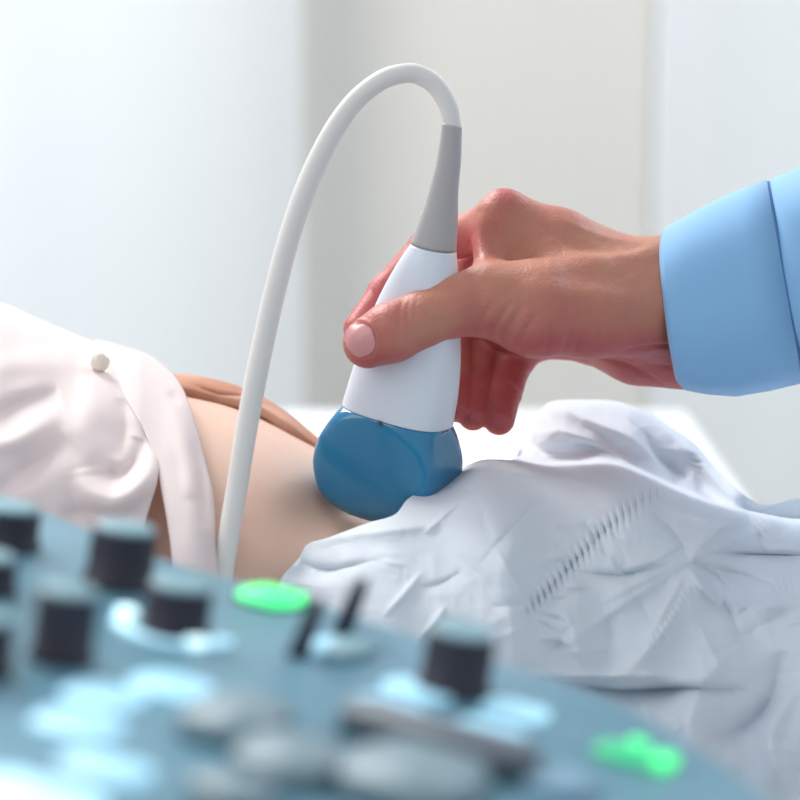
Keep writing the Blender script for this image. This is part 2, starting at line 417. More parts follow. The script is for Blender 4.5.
# ------------------------------------------------------------------ probe
ct = camp(452,127,.060); cb = camp(383,517,.018)
AX = (ct-cb)/np.linalg.norm(ct-cb)
XA = np.cross(AX, [0,0,1.]); XA /= np.linalg.norm(XA); XA = XA if XA[0] > 0 else -XA
ZA = np.cross(XA, AX); ZA = ZA if ZA[2] > 0 else -ZA
def pz(py): return .018+(517-py)/(517-127)*.042
YAW = math.radians(26)
def prings(st, n=96):
    out = []
    for (cx, cy, Wd, b, p) in st:
        z = pz(cy); c = camp(cx, cy, z); Wd = Wd/F*(1-z)*.995; b = min(b, Wd)
        q = p/(p-1)
        a = (max(Wd**q-(b*math.sin(YAW))**q, 1e-12))**(1/q)/math.cos(YAW) if b < Wd*.97 else Wd
        yaw = YAW
        wx = XA*math.cos(yaw)+ZA*math.sin(yaw); wz = -XA*math.sin(yaw)+ZA*math.cos(yaw); r = []
        for j in range(n):
            t = 2*math.pi*j/n; cc, ss = math.cos(t), math.sin(t)
            x = a*np.sign(cc)*abs(cc)**(2/p); y = b*np.sign(ss)*abs(ss)**(2/p)
            pnt = c+wx*x+wz*y; r.append(c2w(pnt[0], pnt[1], -pnt[2]))
        out.append(r)
    return out
def dense(st, n):
    return [tuple(r) for r in interp(st, np.linspace(0, len(st)-1, n))]
probe = empty('ultrasound_probe', W(383,517,.018)); tag(probe, 'white and blue handheld scanner with grey neck held upright on the belly', 'probe')
neck = [(452,124,8,.0036,2),(452,125.5,10.2,.0046,2),(451.5,133,10.6,.0048,2),(449,160,12.3,.0056,2),(444,190,14.6,.0066,2),(440,215,18.2,.0078,2.05),(433.5,247,23.5,.0096,2.15)]
loft('neck', prings(dense(neck, 40)), M_NECK, probe)
body = [(433.5,248,23.5,.0097,2.2),(428,268,31,.0118,2.3),(422.5,292,38.5,.0135,2.4),(417,317,44.5,.0147,2.5),(411,350,51,.0160,2.45),(405.5,380,54.5,.0170,2.6),(400.5,402,56.2,.0176,2.8),(397.5,415,56.8,.0178,2.9)]
hb = loft('housing', prings(dense(body, 60)), M_HOUSING, probe); tag(hb, 'white plastic grip')
loft('seam_ring', prings([(397.5,414.5,55.6,.0170,2.8),(397,418,55.6,.0170,2.8)]), M_GAP, probe)
head = [(397.3,415.8,55.5,.0170,2.9),(397,416.6,57.3,.0180,3.2),(394.5,430,65.5,.0184,6.5),(391.5,446,72.5,.0184,8),(388.5,460,75,.0184,8),(386,473,74.5,.0184,8),(382,486,69,.0178,6.5),(377,496,61,.0166,5),(373,504,51,.0148,4),(370,510,39,.0122,3.4),(368,514,26,.009,3),(367,516.5,12,.005,2.4)]
hd = loft('transducer_head', prings(dense(head, 90)), M_BLUE, probe); tag(hd, 'glossy blue rounded scanning head')
# index tick on the housing near the seam
def on_front(px, py):      # nearest front surface of the housing at pixel
    vs = np.array([v for r in prings(dense(body, 60)) for v in r])-CAM
    d = vs@FW; x = 400+vs@RX/d*F; y = 400-vs@UP/d*F
    q = (x-px)**2+(y-py)**2; k = np.argsort(q)[:8]; return 1-d[k].min()
zt = on_front(378,420)
tv = []
for (x, y) in ((377.4,420.5),(380,420.7),(380.5,425.6),(378,425.2)): tv += [W(x,y,zt+.0016), W(x,y,zt-.002)]
link('index_mark', np.array(tv), [(0,2,4,6),(1,7,5,3),(0,1,3,2),(2,3,5,4),(4,5,7,6),(6,7,1,0)], M_MARK, probe, smooth=False)
cab = [(452,134,.0592,9.2),(451.5,120,.0607,9.2),(447,103,.062,9.6),(435,84.5,.063,10),(418,74.5,.064,10),(403,73.5,.065,10),(382,80,.066,10),(358,98,.065,10),(339,122,.066,10.4),(320,156,.067,10.8),(303,196,.069,11),(287,245,.071,11),(276,287,.073,11),(266,330,.075,11),(256,378,.078,11),(246,432,.081,10.8),(237,487,.085,10.5),(229,535,.090,10.3),(222,580,.096,10.2),(214,650,.105,10.2),(206,740,.115,10.2)]
cs = resample([list(c) for c in cab], 200)
tube('cable', W(cs[:,0], cs[:,1], cs[:,2]), cs[:,3]/F*.93, M_CABLE, probe, 24)

# ------------------------------------------------------------------ patient: torso
SIL = [(-400,300),(-200,322),(0,352),(100,374),(170,392),(210,399),(250,411),(290,432),(330,454),(370,472),(400,480),(440,482),(480,478),(540,476),(600,482),(660,494),(720,512),(800,535),(900,540),(1100,540)]
def ysil(px): return np.interp(px, [s[0] for s in SIL], [s[1] for s in SIL])
TV, TD, TZ = .120, .14, -.05
def torso_z(px, py):
    t = np.clip((py-ysil(px))/F, 0, TV*2); c = 1-t/TV
    return TZ+TD*np.sqrt(np.clip(1-c*c, 0, 1))
xs = np.linspace(-400, 640, 210); th = np.linspace(0, 2*math.pi, 120, endpoint=False)
TB = []
xf = np.array([s[0] for s in SIL]); 
ysm = np.convolve(np.pad(ysil(xs), 6, mode='edge'), np.ones(13)/13, 'valid')
def ysil(px, _x=xs, _y=ysm): return np.interp(px, _x, _y) if np.max(px) < 620 else np.where(np.asarray(px) < 620, np.interp(px, _x, _y), np.interp(px, [s[0] for s in SIL], [s[1] for s in SIL]))
for x, y in zip(xs, ysm):
    sc = 1.0
    row = []
    for t in th:
        z = TZ+TD*math.sin(t); yy = y+F*TV*(1-math.cos(t))
        if math.sin(t) > -.3: z -= .030*math.exp(-((x-372)/70)**2-((yy-512)/38)**2)
        row.append(W(x, yy, z))
    TB.append(row)
tb = np.array(TB).reshape(-1, 3)
BEDZ = .758
tb[:, 2] = np.where(tb[:, 2] < BEDZ, BEDZ+.0005, tb[:, 2])
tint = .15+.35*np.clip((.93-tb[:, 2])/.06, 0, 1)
tf = []
n = len(th)
for i in range(len(xs)-1):
    for j in range(n):
        k = (j+1) % n; tf.append((i*n+j, i*n+k, (i+1)*n+k, (i+1)*n+j))
tf.append(tuple(range(n-1, -1, -1))); tf.append(tuple(range((len(xs)-1)*n, len(xs)*n)))
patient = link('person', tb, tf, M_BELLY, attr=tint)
tag(patient, 'person lying down in a blush blouse with bare belly under the scanner', 'person')

def relief(name, top, bot, nu, nv, zfn, m, parent=None, thick=.0006, vpow=1.0):
    T = resample(top, nu); B = resample(bot, nu)
    v = np.linspace(0, 1, nv)**vpow
    X = T[:, None, 0]*(1-v)+B[:, None, 0]*v; Y = T[:, None, 1]*(1-v)+B[:, None, 1]*v
    Z = zfn(X, Y, np.broadcast_to(v, X.shape))
    o = link(name, W(X, Y, Z).reshape(-1, 3), grid_faces(nu, nv), m, parent)
    if thick: solid(o, thick)
    return o

BS = [(-300,240),(-160,268),(-60,289),(0,303),(40,320),(75,336),(105,345),(140,355),(170,371),(200,386),(250,402),(300,430)]
def blouse_z(X, Y):
    t = np.clip((Y-np.interp(X, [b[0] for b in BS], [b[1] for b in BS])+1)/F, 0, TV*2); c = 1-t/TV
    return TZ+(TD+.012)*np.sqrt(np.clip(1-c*c, 0, 1))
# blouse: body panel left of the placket
def panel_z(X, Y, V):
    z = blouse_z(X, Y)+.002
    z += .006*sstep(X, 60, 150)*0
    z += crease(X, Y, [(100,362),(92,400),(88,440),(92,475)], .006, 22)
    z += crease(X, Y, [(150,440),(150,470),(134,492),(112,503),(90,492),(82,470)], .008, 10, 14)
    z += crease(X, Y, [(142,440),(135,465),(118,478),(104,470)], -.006, 9)
    z += crease(X, Y, [(-20,425),(20,405),(60,395)], -.006, 9, 16)
    z += crease(X, Y, [(-20,450),(20,440),(60,412)], .004, 10)
    z += crease(X, Y, [(-20,370),(30,362),(90,362)], .003, 12)
    z += crease(X, Y, [(-20,500),(30,470),(70,440)], -.004, 12)
    z += crease(X, Y, [(120,400),(124,430),(118,460)], -.004, 8)
    z += crease(X, Y, [(60,520),(90,512),(130,520)], -.004, 10)
    z += .004*vnoise(X/60, Y/45, 5)+.002*vnoise(X/25, Y/25, 6)
    return z
# right edge handled by shearing rows: build with columns following the placket line
def panel():
    nu, nv = 200, 220
    R = resample([(114,350),(124,372),(133,400),(146,428),(157,458),(156,480),(150,505),(142,535),(134,570),(128,620),(124,700),(120,860)], nv)
    L = resample([(-300,240),(-300,360),(-300,500),(-300,650),(-300,860)], nv)
    T = resample([(-300,240),(-160,268),(-60,289),(0,304),(40,321),(75,336),(114,350)], nu)
    u = np.linspace(0, 1, nu)[:, None]; v = np.linspace(0, 1, nv)[None, :]
    X = L[None, :, 0]*(1-u)+R[None, :, 0]*u; Y = L[None, :, 1]*(1-u)+R[None, :, 1]*u
    Y = Y+(T[:, 1][:, None]-Y[:, :1])*(1-v)**1.5; X = X+(T[:, 0][:, None]-X[:, :1])*(1-v)**1.5
    Z = panel_z(X, Y, np.broadcast_to(v, X.shape))
    tt = np.clip((Y-(T[:, 1][:, None]))/60, 0, 1)
    return X, Y, Z, nu, nv
X, Y, Z, nu, nv = panel()
blouse = link('blouse', W(X, Y, Z).reshape(-1, 3), grid_faces(nu, nv), M_BLOUSE, patient); solid(blouse, .0008)
# placket: the front edge band of the blouse
def placket():
    nv, nu = 200, 40
    Lp = resample([(96,342),(106,352),(112,368),(126,400),(143,430),(156,462),(165,500),(172,540),(176,580),(180,640),(184,860)], nv)
    Rp = resample([(100,343),(136,352),(165,369),(182,392),(194,428),(203,462),(211,495),(214,540),(217,580),(219,640),(222,860)], nv)
    u = np.linspace(0, 1, nu)[:, None]
    X = Lp[None, :, 0]*(1-u)+Rp[None, :, 0]*u; Y = Lp[None, :, 1]*(1-u)+Rp[None, :, 1]*u
    v = np.linspace(0, 1, nv)[None, :]
    Z = blouse_z(X, Y)+.003+.006*np.sin(u*math.pi)**.7*(.3+v)+.008*sstep(v, .15, .5)
    Z = Z-.010*(u**6)*sstep(v,.05,.3)+crease(X, Y, [(190,440),(200,480),(205,530)], -.004, 6)+crease(X, Y, [(172,400),(186,450),(192,500)], .003, 9)
    Z += crease(X, Y, [(168,395),(175,402),(180,404)], -.003, 4)+.002*vnoise(X/22, Y/40, 9)
    return X, Y, Z, nu, nv
X, Y, Z, nu, nv = placket()
pl = link('placket', W(X, Y, Z).reshape(-1, 3), grid_faces(nu, nv), M_BLOUSE, blouse); solid(pl, .0012)
# far side of the hem, tan, rolled over the belly
def band():
    Tn = resample([(150,372),(172,377),(200,380),(235,389),(262,401),(288,418),(305,432),(330,452)], 120)
    Bn = resample([(150,392),(180,399),(205,404),(235,407),(262,416),(286,432),(302,444),(322,458)], 120)
    v = np.linspace(0, 1, 24)
    X = Tn[:, None, 0]*(1-v)+Bn[:, None, 0]*v; Y = Tn[:, None, 1]*(1-v)+Bn[:, None, 1]*v
    Z = TZ-.006+.020*np.sin(v*math.pi*.75)+0*X
    Z += crease(X, Y, [(180,384),(215,396),(250,402),(285,424)], -.004, 2.5)
    return X, Y, Z
X, Y, Z = band()
bd = link('waistband', W(X, Y, Z).reshape(-1, 3), grid_faces(120, 24), M_BAND, patient); solid(bd, .002); tag(bd, 'rolled tan waistband over the far side of the belly')
ln = resample([(176,398),(205,402.5),(235,405),(262,414),(286,430),(302,442),(320,456)], 80)
tube('hem_trim', W(ln[:,0], ln[:,1]+1, TZ+.012), .0022, M_BANDLO, bd, 10)

def uvsphere(name, c, r, m, parent, squash=1.0, nu=32, nv=20):
    v = []
    for i in range(nv+1):
        a = math.pi*i/nv
        for j in range(nu):
            b = 2*math.pi*j/nu
            v.append((c[0]+r*math.sin(a)*math.cos(b), c[1]-r*squash*math.cos(a), c[2]+r*math.sin(a)*math.sin(b)))
    return link(name, v, [(i*nu+j, i*nu+(j+1) % nu, (i+1)*nu+(j+1) % nu, (i+1)*nu+j) for i in range(nv) for j in range(nu)], m, parent)
pb = uvsphere('pearl_button', W(100,362,float(panel_z(np.array(100.),np.array(362.),0))+.017), .0044, M_PEARL, blouse, .8); tag(pb, 'round pearl button')

# ------------------------------------------------------------------ paper sheet
RID = [(470,461),(500,461.5),(540,464),(580,463),(616,462),(648,476),(692,497),(744,511),(790,520),(900,520)]
TOP = [(277,592),(283,576),(298,560),(308,545),(330,538),(368,524),(394,516),(408,500),(430,487),(458,471),(480,461.5),(500,460.5),(514,460),(520,447),(530,430),(543,409),(556,402),(590,401),(618,403),(650,414),(672,428),(692,442),(708,460),(726,480),(748,498),(768,505),(800,498),(860,500),(960,505),(1100,510)]
TOPX = resample([list(t) for t in TOP], 600)
_rx = np.arange(-500, 1300, 4.0)
_ry = np.interp(_rx, [p[0] for p in SIL], [p[1] for p in SIL]); _rr = np.interp(_rx, [444,480,500,515]+[p[0] for p in RID[2:]], [477,459,457,457]+[p[1] for p in RID[2:]])
_bl = sstep(_rx, 425, 475); _RB = _ry*(1-_bl)+_rr*_bl
_RB = np.convolve(np.pad(_RB, 6, mode='edge'), np.hanning(15)[1:-1]/np.hanning(15).sum(), 'valid')
def shirr(X, Y, line, amp, w, per, slant=.5):
    d, s, a, L = segdist(X, Y, line); nn = d*s
    return amp*np.exp(-(nn/w)**2)*np.sin(2*math.pi*(a+slant*nn)/per)*sstep(a, 0, 14)*sstep(L-a, 0, 30)
def sheet_z(X, Y, V):
    rid = yb = np.interp(X, _rx, _RB)
    t = np.clip((Y-yb)/F, 0, TV*1.02); c = 1-t/TV
    zt = TZ+TD*np.sqrt(np.clip(1-c*c, 0, 1))
    z = zt+.008+.042*sstep(X, 290, 400)-.026*sstep(X, 480, 600)
    # behind the ridge: the far leg under the sheet
    ty = np.interp(X, TOPX[:,0], TOPX[:,1])
    zb = -.085+.045*np.sqrt(np.clip((Y-ty)/90, 0, 1))
    k = sstep(Y-rid, -5, 5); k = np.maximum(k, sstep(-X, -522, -508)); k = np.maximum(k, sstep(X, 690, 745))
    z = zb*(1-k)+z*k
    def K(line, amp, w, w2=None):
        line = [tuple(p) for p in resample([list(p) for p in line], max(4, len(line)*3))] if len(line) > 2 else line
        d, sd, a, L = segdist(X, Y, line); ww = np.where(sd > 0, w2 or w, w); q = d/ww
        return 1.25*amp*np.sin(np.clip(a/L, 0, 1)*math.pi)*np.exp(-(np.sqrt(q*q*1.4+.05)-.22))
    # hump behind
    z += K([(545,408),(536,435),(545,452),(600,458)], -.010, 9, 16)
    z += K([(528,436),(560,432),(600,446),(630,470)], .006, 7, 12)
    z += K([(556,405),(585,420),(625,436),(650,455),(676,480)], .008, 12, 7)
    z += K([(640,430),(655,455),(690,480)], -.010, 10, 7)
    z += K([(655,420),(690,450),(720,485),(745,508)], .008, 6, 9)
    z += K([(575,444),(600,450),(622,462)], -.006, 6)
    z += K([(540,456),(580,457),(616,463)], .005, 4)
    # front
    z += K([(484,462),(540,465),(600,476),(640,490)], -.006, 5, 9)
    z += K([(470,470),(520,474),(570,480),(610,494)], .004, 4)
    z += K([(612,464),(650,480),(700,500),(745,512)], .010, 9, 12)
    z += K([(660,512),(690,514),(720,520),(748,516)], .010, 10)
    z += K([(748,515),(722,530),(700,545),(690,568)], .013, 12, 10)
    z += K([(688,566),(700,585),(722,608)], .014, 7, 8)
    z += K([(722,608),(760,606),(820,600)], .008, 6, 14)
    z += K([(700,558),(716,553),(760,555),(830,556)], -.010, 5, 8)
    z += K([(712,562),(740,585),(770,590)], -.008, 16)
    z += K([(690,572),(676,610),(640,660),(600,690)], .008, 16, 12)
    z += K([(560,570),(620,575),(660,560),(682,546)], -.005, 5, 8)
    z += K([(608,552),(616,572),(624,573)], .005, 4)
    z += K([(624,573),(655,562),(682,544)], .004, 5)
    z += K([(616,530),(650,528),(686,546)], .003, 6)
    z += K([(584,520),(600,545),(622,575)], -.004, 6)
    z += K([(745,515),(760,540),(765,560)], -.006, 6, 10)
    z += K([(770,508),(780,540),(830,545)], .006, 10)
    z += K([(300,562),(325,570),(352,566),(380,560)], -.004, 4, 8)
    z += K([(312,546),(350,536),(400,530),(470,520)], .004, 10)
    z += K([(340,545),(350,590),(345,640)], .004, 14)
    z += K([(400,520),(460,560),(500,600),(530,660)], -.004, 22)
    z += K([(520,530),(500,580),(520,640),(560,690)], .005, 18)
    z += K([(560,600),(575,640),(580,680)], .006, 14)
    z += K([(600,590),(610,640),(600,680)], -.005, 14)
    # lower hanging part, a fold line across with slack below
    z += K([(520,680),(560,682),(620,690),(690,688),(750,690)], -.014, 4, 12)
    z += K([(520,676),(600,676),(680,678)], .006, 6, 3)
    z += K([(740,640),(700,690),(690,740),(720,790)], .012, 20)
    z += K([(780,650),(770,700),(740,730),(700,745)], -.014, 16)
    z += K([(800,680),(770,740),(790,800)], .010, 14)
    z += K([(640,700),(660,740),(700,760)], .008, 12)
    z += K([(800,600),(740,640),(700,660)], -.005, 18)
    for (x, y, a_) in ((600,604,.004),(565,645,.003),(640,655,.005),(745,645,-.005),(815,604,-.004),(790,522,.004),(650,512,-.004),(612,572,.004),(735,600,-.006)):
        z += K([(690,562),((690+x)/2+4,(562+y)/2-4),(x,y)], a_, 5, 9)
    rr = np.random.RandomState(21)
    sh = resample([[668,486],[640,503],[610,527],[575,562],[545,594],[515,622]], 26)
    for q in sh[1:-1]:
        for sg in (-1, 1):
            L = rr.uniform(16, 46); a_ = math.radians(rr.uniform(-8, 34)); x0 = q[0]+sg*7
            x1 = x0+sg*L*math.cos(a_); y1 = q[1]+sg*L*math.sin(a_)*.8
            z += K([(x0, q[1]), (x1, y1)], rr.uniform(-.0016, .0018), rr.uniform(1.6, 3.2), rr.uniform(2, 6))
    for _ in range(70):
        x0 = rr.uniform(300, 800); y0 = rr.uniform(490, 790); L = rr.uniform(25, 90); a_ = rr.choice([-.9, -.6, .15, .35, 1.2])+rr.uniform(-.3, .3)
        if y0 < 560 and x0 < 420: continue
        xm = x0+L*.5*math.cos(a_)+rr.uniform(-6, 6); ym = y0+L*.5*math.sin(a_)+rr.uniform(-6, 6)
        z += K([(x0, y0), (xm, ym), (x0+L*math.cos(a_), y0+L*math.sin(a_))], rr.uniform(-.0032, .0034), rr.uniform(2, 6), rr.uniform(3, 12))
    for _ in range(16):
        x0 = rr.uniform(530, 690); y0 = rr.uniform(412, 470); L = rr.uniform(20, 50); a_ = rr.uniform(.1, .8)
        z += K([(x0, y0), (x0+L*math.cos(a_), y0+L*math.sin(a_))], rr.uniform(-.002, .002), rr.uniform(2, 4), rr.uniform(2, 6))
    # shirring
    z += shirr(X, Y, [(668,486),(640,503),(610,527),(575,562),(545,594),(515,622)], .0019, 8, 8.0)
    z += K([(668,486),(640,503),(610,527),(575,562),(545,594),(515,622)], -.003, 7)
    z += shirr(X, Y, [(700,478),(694,450),(684,440)], .0012, 6, 6)
    z += shirr(X, Y, [(772,512),(762,530),(752,552)], .0016, 8, 7)
    z += shirr(X, Y, [(690,590),(670,625),(640,660)], .0007, 7, 7)
    z += shirr(X, Y, [(800,570),(780,590),(760,620)], .0006, 7, 7)
    # crumple
    rn = lambda s, sd: np.abs(vnoise(X/s, Y/s, sd))
    z += .010*(.25-rn(60, 11))*.6+.0035*(.25-rn(30, 12))*.6+.0008*(.25-rn(14, 13))
    z += .0012*np.sin((X*.8+Y*.35+30*vnoise(X/80, Y/80, 8))/5.0)*sstep(Y, 640, 740)*sstep(X, 560, 700)
    return z
bot = [(235,1060),(300,1060),(420,1060),(560,1060),(700,1060),(850,1060),(1100,1060)]
sheet = relief('paper_sheet', TOP, bot, 760, 420, sheet_z, M_PAPER, None, .0005, 1.15)
tag(sheet, 'crumpled white disposable sheet with gathered seam draped over hips and legs', 'sheet')

# ------------------------------------------------------------------ exam couch
couch = empty('exam_couch', (0, .1, 0)); tag(couch, 'padded examination couch beneath the lying person', 'couch')
box('mattress', (-.9, -.16, BEDZ-.09), (1.0, .40, BEDZ), M_PAD, couch, .02)
box('frame', (-.88, -.14, BEDZ-.14), (.98, .38, BEDZ-.092), M_METAL, couch, .005)
for x in (-.8, .9):
    for y in (-.10, .34): box('leg', (x-.02, y-.02, 0), (x+.02, y+.02, BEDZ-.142), M_METAL, couch, .004)

# ------------------------------------------------------------------ console
NRM = np.array([.15, .94, .15]); NRM /= np.linalg.norm(NRM)     # camera frame (x right, y up, z to camera)
K0 = -.162/np.linalg.norm([.15, .94, .15])
def onp(px, py, h=0.0):
    ray = np.array([(px-400)/F, (400-py)/F, -1.0]); d = (K0+0*h)/(NRM@ray); p = ray*d+NRM*h
    return p
def c2w1(p): return c2w(p[0], p[1], -p[2])
edge = resample([(-260,420),(-80,470),(0,493),(85,528),(161,556),(276,585),(377,615),(460,643),(553,675),(632,703),(695,737),(784,800),(850,862),(900,930),(915,1010)], 90)
poly = [onp(x, y) for x, y in edge]+[onp(880,1080), onp(300,1120), onp(-300,1060), onp(-420,800), onp(-420,500)]
cons = empty('control_console', (0,0,0)); 
prof = [(0.0, 1.0), (-.004, 0.0)]
cen = sum(poly)/len(poly)
rings = []
for h, s in ((0, -.010), (-.0015, -.004), (-.005, 0), (-.035, 0), (-.045, -.01)):
    rings.append([c2w1(p+(p-cen)/np.linalg.norm(p-cen)*s+NRM*h) for p in poly])
base = loft('control_panel', rings[::-1], M_CONS, cons)
cw = c2w1(cen)
cons.location = (cw[0], cw[1], 0)
for o in (base,): adopt(o, cons)
tag(cons, 'teal ultrasound control console with black knobs and glowing keys in the foreground', 'console')
box('column', (cw[0]-.06, cw[1]-.04, .08), (cw[0]+.06, cw[1]+.05, cw[2]-.03), M_CONSIDE, cons, .01)
box('foot', (cw[0]-.22, cw[1]-.14, .0), (cw[0]+.22, cw[1]+.16, .08), M_CONSIDE, cons, .02)

ez = NRM
e1 = onp(310,612)-onp(235,592); e1 -= ez*(e1@ez); e1 /= np.linalg.norm(e1)   # along the key rows
e2 = np.cross(ez, e1)
def disk_stack(px, py, prof, n=48, sx=1, sy=1, ang=0, h0=0, stad=0):
    """prof: list (radius, height); stad: half length of a straight middle"""
    c = onp(px, py); rings = []
    ca, sa = math.cos(ang), math.sin(ang); a1 = e1*ca+e2*sa; a2 = -e1*sa+e2*ca
    for r, h in prof:
        rr = []
        for j in range(n):
            t = 2*math.pi*j/n; x = r*math.cos(t)*sx+(stad if math.cos(t) >= 0 else -stad); y = r*math.sin(t)*sy
            rr.append(c2w1(c+a1*x+a2*y+ez*(h+h0)))
        rings.append(rr)
    return rings
def knob(px, py, wpx, hpx, first=False, ring=True):
    d = -onp(px, py)[2]; r = wpx/2*d/F; h = hpx*d/F
    k = loft('knob', disk_stack(px, py, [(r*1.12, 0), (r*1.12, .0012), (r*1.02, .0018), (r, h*.8), (r*.97, h*.96), (r*.93, h)], 64), M_KNOB, cons)
    # ribs of the grip
    for q in range(0):
        pass
    loft('knob_cap', disk_stack(px, py, [(r*.90, h-.0004), (r*.90, h+.0006), (r*.82, h+.0011), (r*.3, h+.0009)], 48), M_KTOP, k)
    return k
knob(118, 583, 66, 56); knob(60, 659, 62, 70); knob(174, 634, 66, 50); knob(453, 690, 70, 60)
knob(6, 545, 62, 38); knob(-14, 590, 56, 34); knob(-22, 672, 64, 56)

def pill(name, px, py, lpx, tpx, m, h=.0016, ang=0, rim=None):
    """a raised lozenge lying in the panel; tpx is its apparent thickness"""
    d = -onp(px, py)[2]; L = lpx*d/F/2
    # apparent foreshortening along e2
    p0 = onp(px, py); q = p0+e2*.01
    fore = abs((400-q[1]/-q[2]*F)-(400-p0[1]/-p0[2]*F))/.01
    r = tpx/2/fore
    rx = min(r, L*.55)
    o = loft(name, disk_stack(px, py, [(r, 0), (r, h*.7), (r*.93, h)], 40, rx/r, 1, ang, 0, max(L-rx, 0)), m, cons)
    if rim: loft('lens_rim', disk_stack(px, py, [(r*1.15, 0), (r*1.15, h*.3)], 40, rx/r, 1, ang, 0, max(L-rx, 0)), rim, o)
    return o
pill('indicator_light', 272, 600, 66, 12, M_GREEN, .002, 0, M_GRIM)
pill('indicator_light', 630, 758, 74, 12, M_GREEND, .0016)
pill('indicator_light', 664, 766, 24, 11, M_GREEN, .0022)
pill('indicator_light', 638, 748, 20, 5, M_GREEN, .002)
# arc of light around the knob, and the backlit keys
def arc(px, py, rpx, wpx, a0, a1, m, hot=()):
    d = -onp(px, py)[2]; R = rpx*d/F; w = wpx*d/F; c = onp(px, py); rings = []
    for t in np.linspace(a0, a1, 40):
        t = math.radians(t); dirr = e1*math.cos(t)+e2*math.sin(t)
        rings.append([c2w1(c+dirr*(R+dx)+ez*hh) for dx, hh in ((-w, 0), (-w*.8, .0012), (w*.8, .0012), (w, 0))])
    o = loft('light_ring', rings, m, cons)
    for t in hot:
        t = math.radians(t); p = c+(e1*math.cos(t)+e2*math.sin(t))*R
        px2, py2 = 400+p[0]/-p[2]*F, 400-p[1]/-p[2]*F
        loft('bright_led', disk_stack(px2, py2, [(w*1.25, 0), (w*1.25, .0018), (w, .0022)], 24), M_ICEHOT, o)
arc(176, 628, 56, 9, 180, 360, M_ICE, (183, 318))
for (x, y, l, t, m) in ((170,688,92,26,M_ICE2),(104,698,90,26,M_ICE2),(78,726,100,30,M_ICE2),(106,770,108,28,M_ICE2),(30,800,170,44,M_ICE),
                        (418,692,80,22,M_ICE2),(386,709,84,24,M_ICE2),(516,713,76,22,M_ICE2),(488,733,80,22,M_ICE2)):
    pill('backlit_key', x, y, l*.92, t*.62, m, .0012)
for (x, y, l, t, m, h) in ((236,728,96,30,M_KEY,.005),(288,770,104,30,M_KEY,.005),(436,752,215,15,M_KEYD,.007),(412,790,140,40,M_KEY,.006),(350,655,40,14,M_KTOP,.003),(230,800,90,18,M_KEY,.004),(560,790,70,20,M_CONSIDE,.003)):
    k = pill('key', x, y, l, t, m, h)
def paddle(px, py, hpx, wpx, lean):
    d = -onp(px, py)[2]; c = onp(px, py); H = hpx*d/F; w = wpx/2*d/F; rings = []
    for t in np.linspace(0, 1, 8):
        cc = c+ez*H*t+e1*H*lean*t; ww = w*(1.15-.35*t)*(1 if t < .95 else .7)
        rings.append([c2w1(cc+e1*ww*math.copysign(abs(math.cos(a))**.5, math.cos(a))+e2*ww*1.8*math.copysign(abs(math.sin(a))**.5, math.sin(a))) for a in np.linspace(0, 2*math.pi, 24, endpoint=False)])
    loft('toggle_lever', rings, M_KNOB, cons)
paddle(298, 655, 62, 15, .22); paddle(343, 630, 56, 14, .22)
pill('backlit_key', 322, 648, 26, 12, M_ICE2)

# ------------------------------------------------------------------ room
fl = struct(box('floor', (-3.2, -2.2, -.05), (3.2, 3.2, 0), M_FLOOR))
def wx(px, D): return (px-400)/F*D
def wz(py, D): return CAM[2]-D*math.sin(PITCH)+(400-py)/F*D*math.cos(PITCH)
YB = 1.95; DB = (YB+1)/math.cos(PITCH)*1.0
xl, xr = wx(296, DB), wx(645, DB)
# back wall: left pier far left, central pier, right pier and parapet/lintel around two window openings
def wall_holes():
    obs = []
    zs, zt = .55, 2.35
    xs_ = [-3.2, -2.3, xl-.02, xr, 2.3, 3.2]
    v = []; f = []
    def bx(x0, x1, z0, z1):
        n0 = len(v); 
        for p in ((x0,YB,z0),(x1,YB,z0),(x1,YB+.2,z0),(x0,YB+.2,z0),(x0,YB,z1),(x1,YB,z1),(x1,YB+.2,z1),(x0,YB+.2,z1)): v.append(p)
        for q in ((3,2,1,0),(4,5,6,7),(0,1,5,4),(1,2,6,5),(2,3,7,6),(3,0,4,7)): f.append(tuple(n0+k for k in q))
    bx(-3.2, -2.3, 0, 2.8); bx(xs_[2], xs_[3], 0, 2.8); bx(2.3, 3.2, 0, 2.8)
    for a, b in ((-2.3, xs_[2]), (xs_[3], 2.3)):
        bx(a, b, 0, zs); bx(a, b, zt, 2.8)
    return link('wall_back', v, f, M_WALL, smooth=False)
struct(wall_holes())
M_GLASS = mat('window glass', (235, 245, 250), .02, Transmission_Weight=1.0, IOR=1.02)
for i, (a, b) in enumerate(((-2.3, xl-.02), (xr, 2.3))):
    v = []; f = []
    def bx(x0, x1, y0, y1, z0, z1):
        n0 = len(v)
        for p in ((x0,y0,z0),(x1,y0,z0),(x1,y1,z0),(x0,y1,z0),(x0,y0,z1),(x1,y0,z1),(x1,y1,z1),(x0,y1,z1)): v.append(p)
        for q in ((3,2,1,0),(4,5,6,7),(0,1,5,4),(1,2,6,5),(2,3,7,6),(3,0,4,7)): f.append(tuple(n0+k for k in q))
    for x in (a, b-.06, (a+b)/2-.03): bx(x, x+.06, YB+.08, YB+.13, .55, 2.35)
    bx(a, b, YB+.08, YB+.13, .55, .61); bx(a, b, YB+.08, YB+.13, 2.29, 2.35)
    w = struct(link('window_%d' % (i+1), v, f, M_WHITE, smooth=False))
    g = box('pane', (a+.05, YB+.10, .6), (b-.05, YB+.106, 2.3), M_GLASS, w)
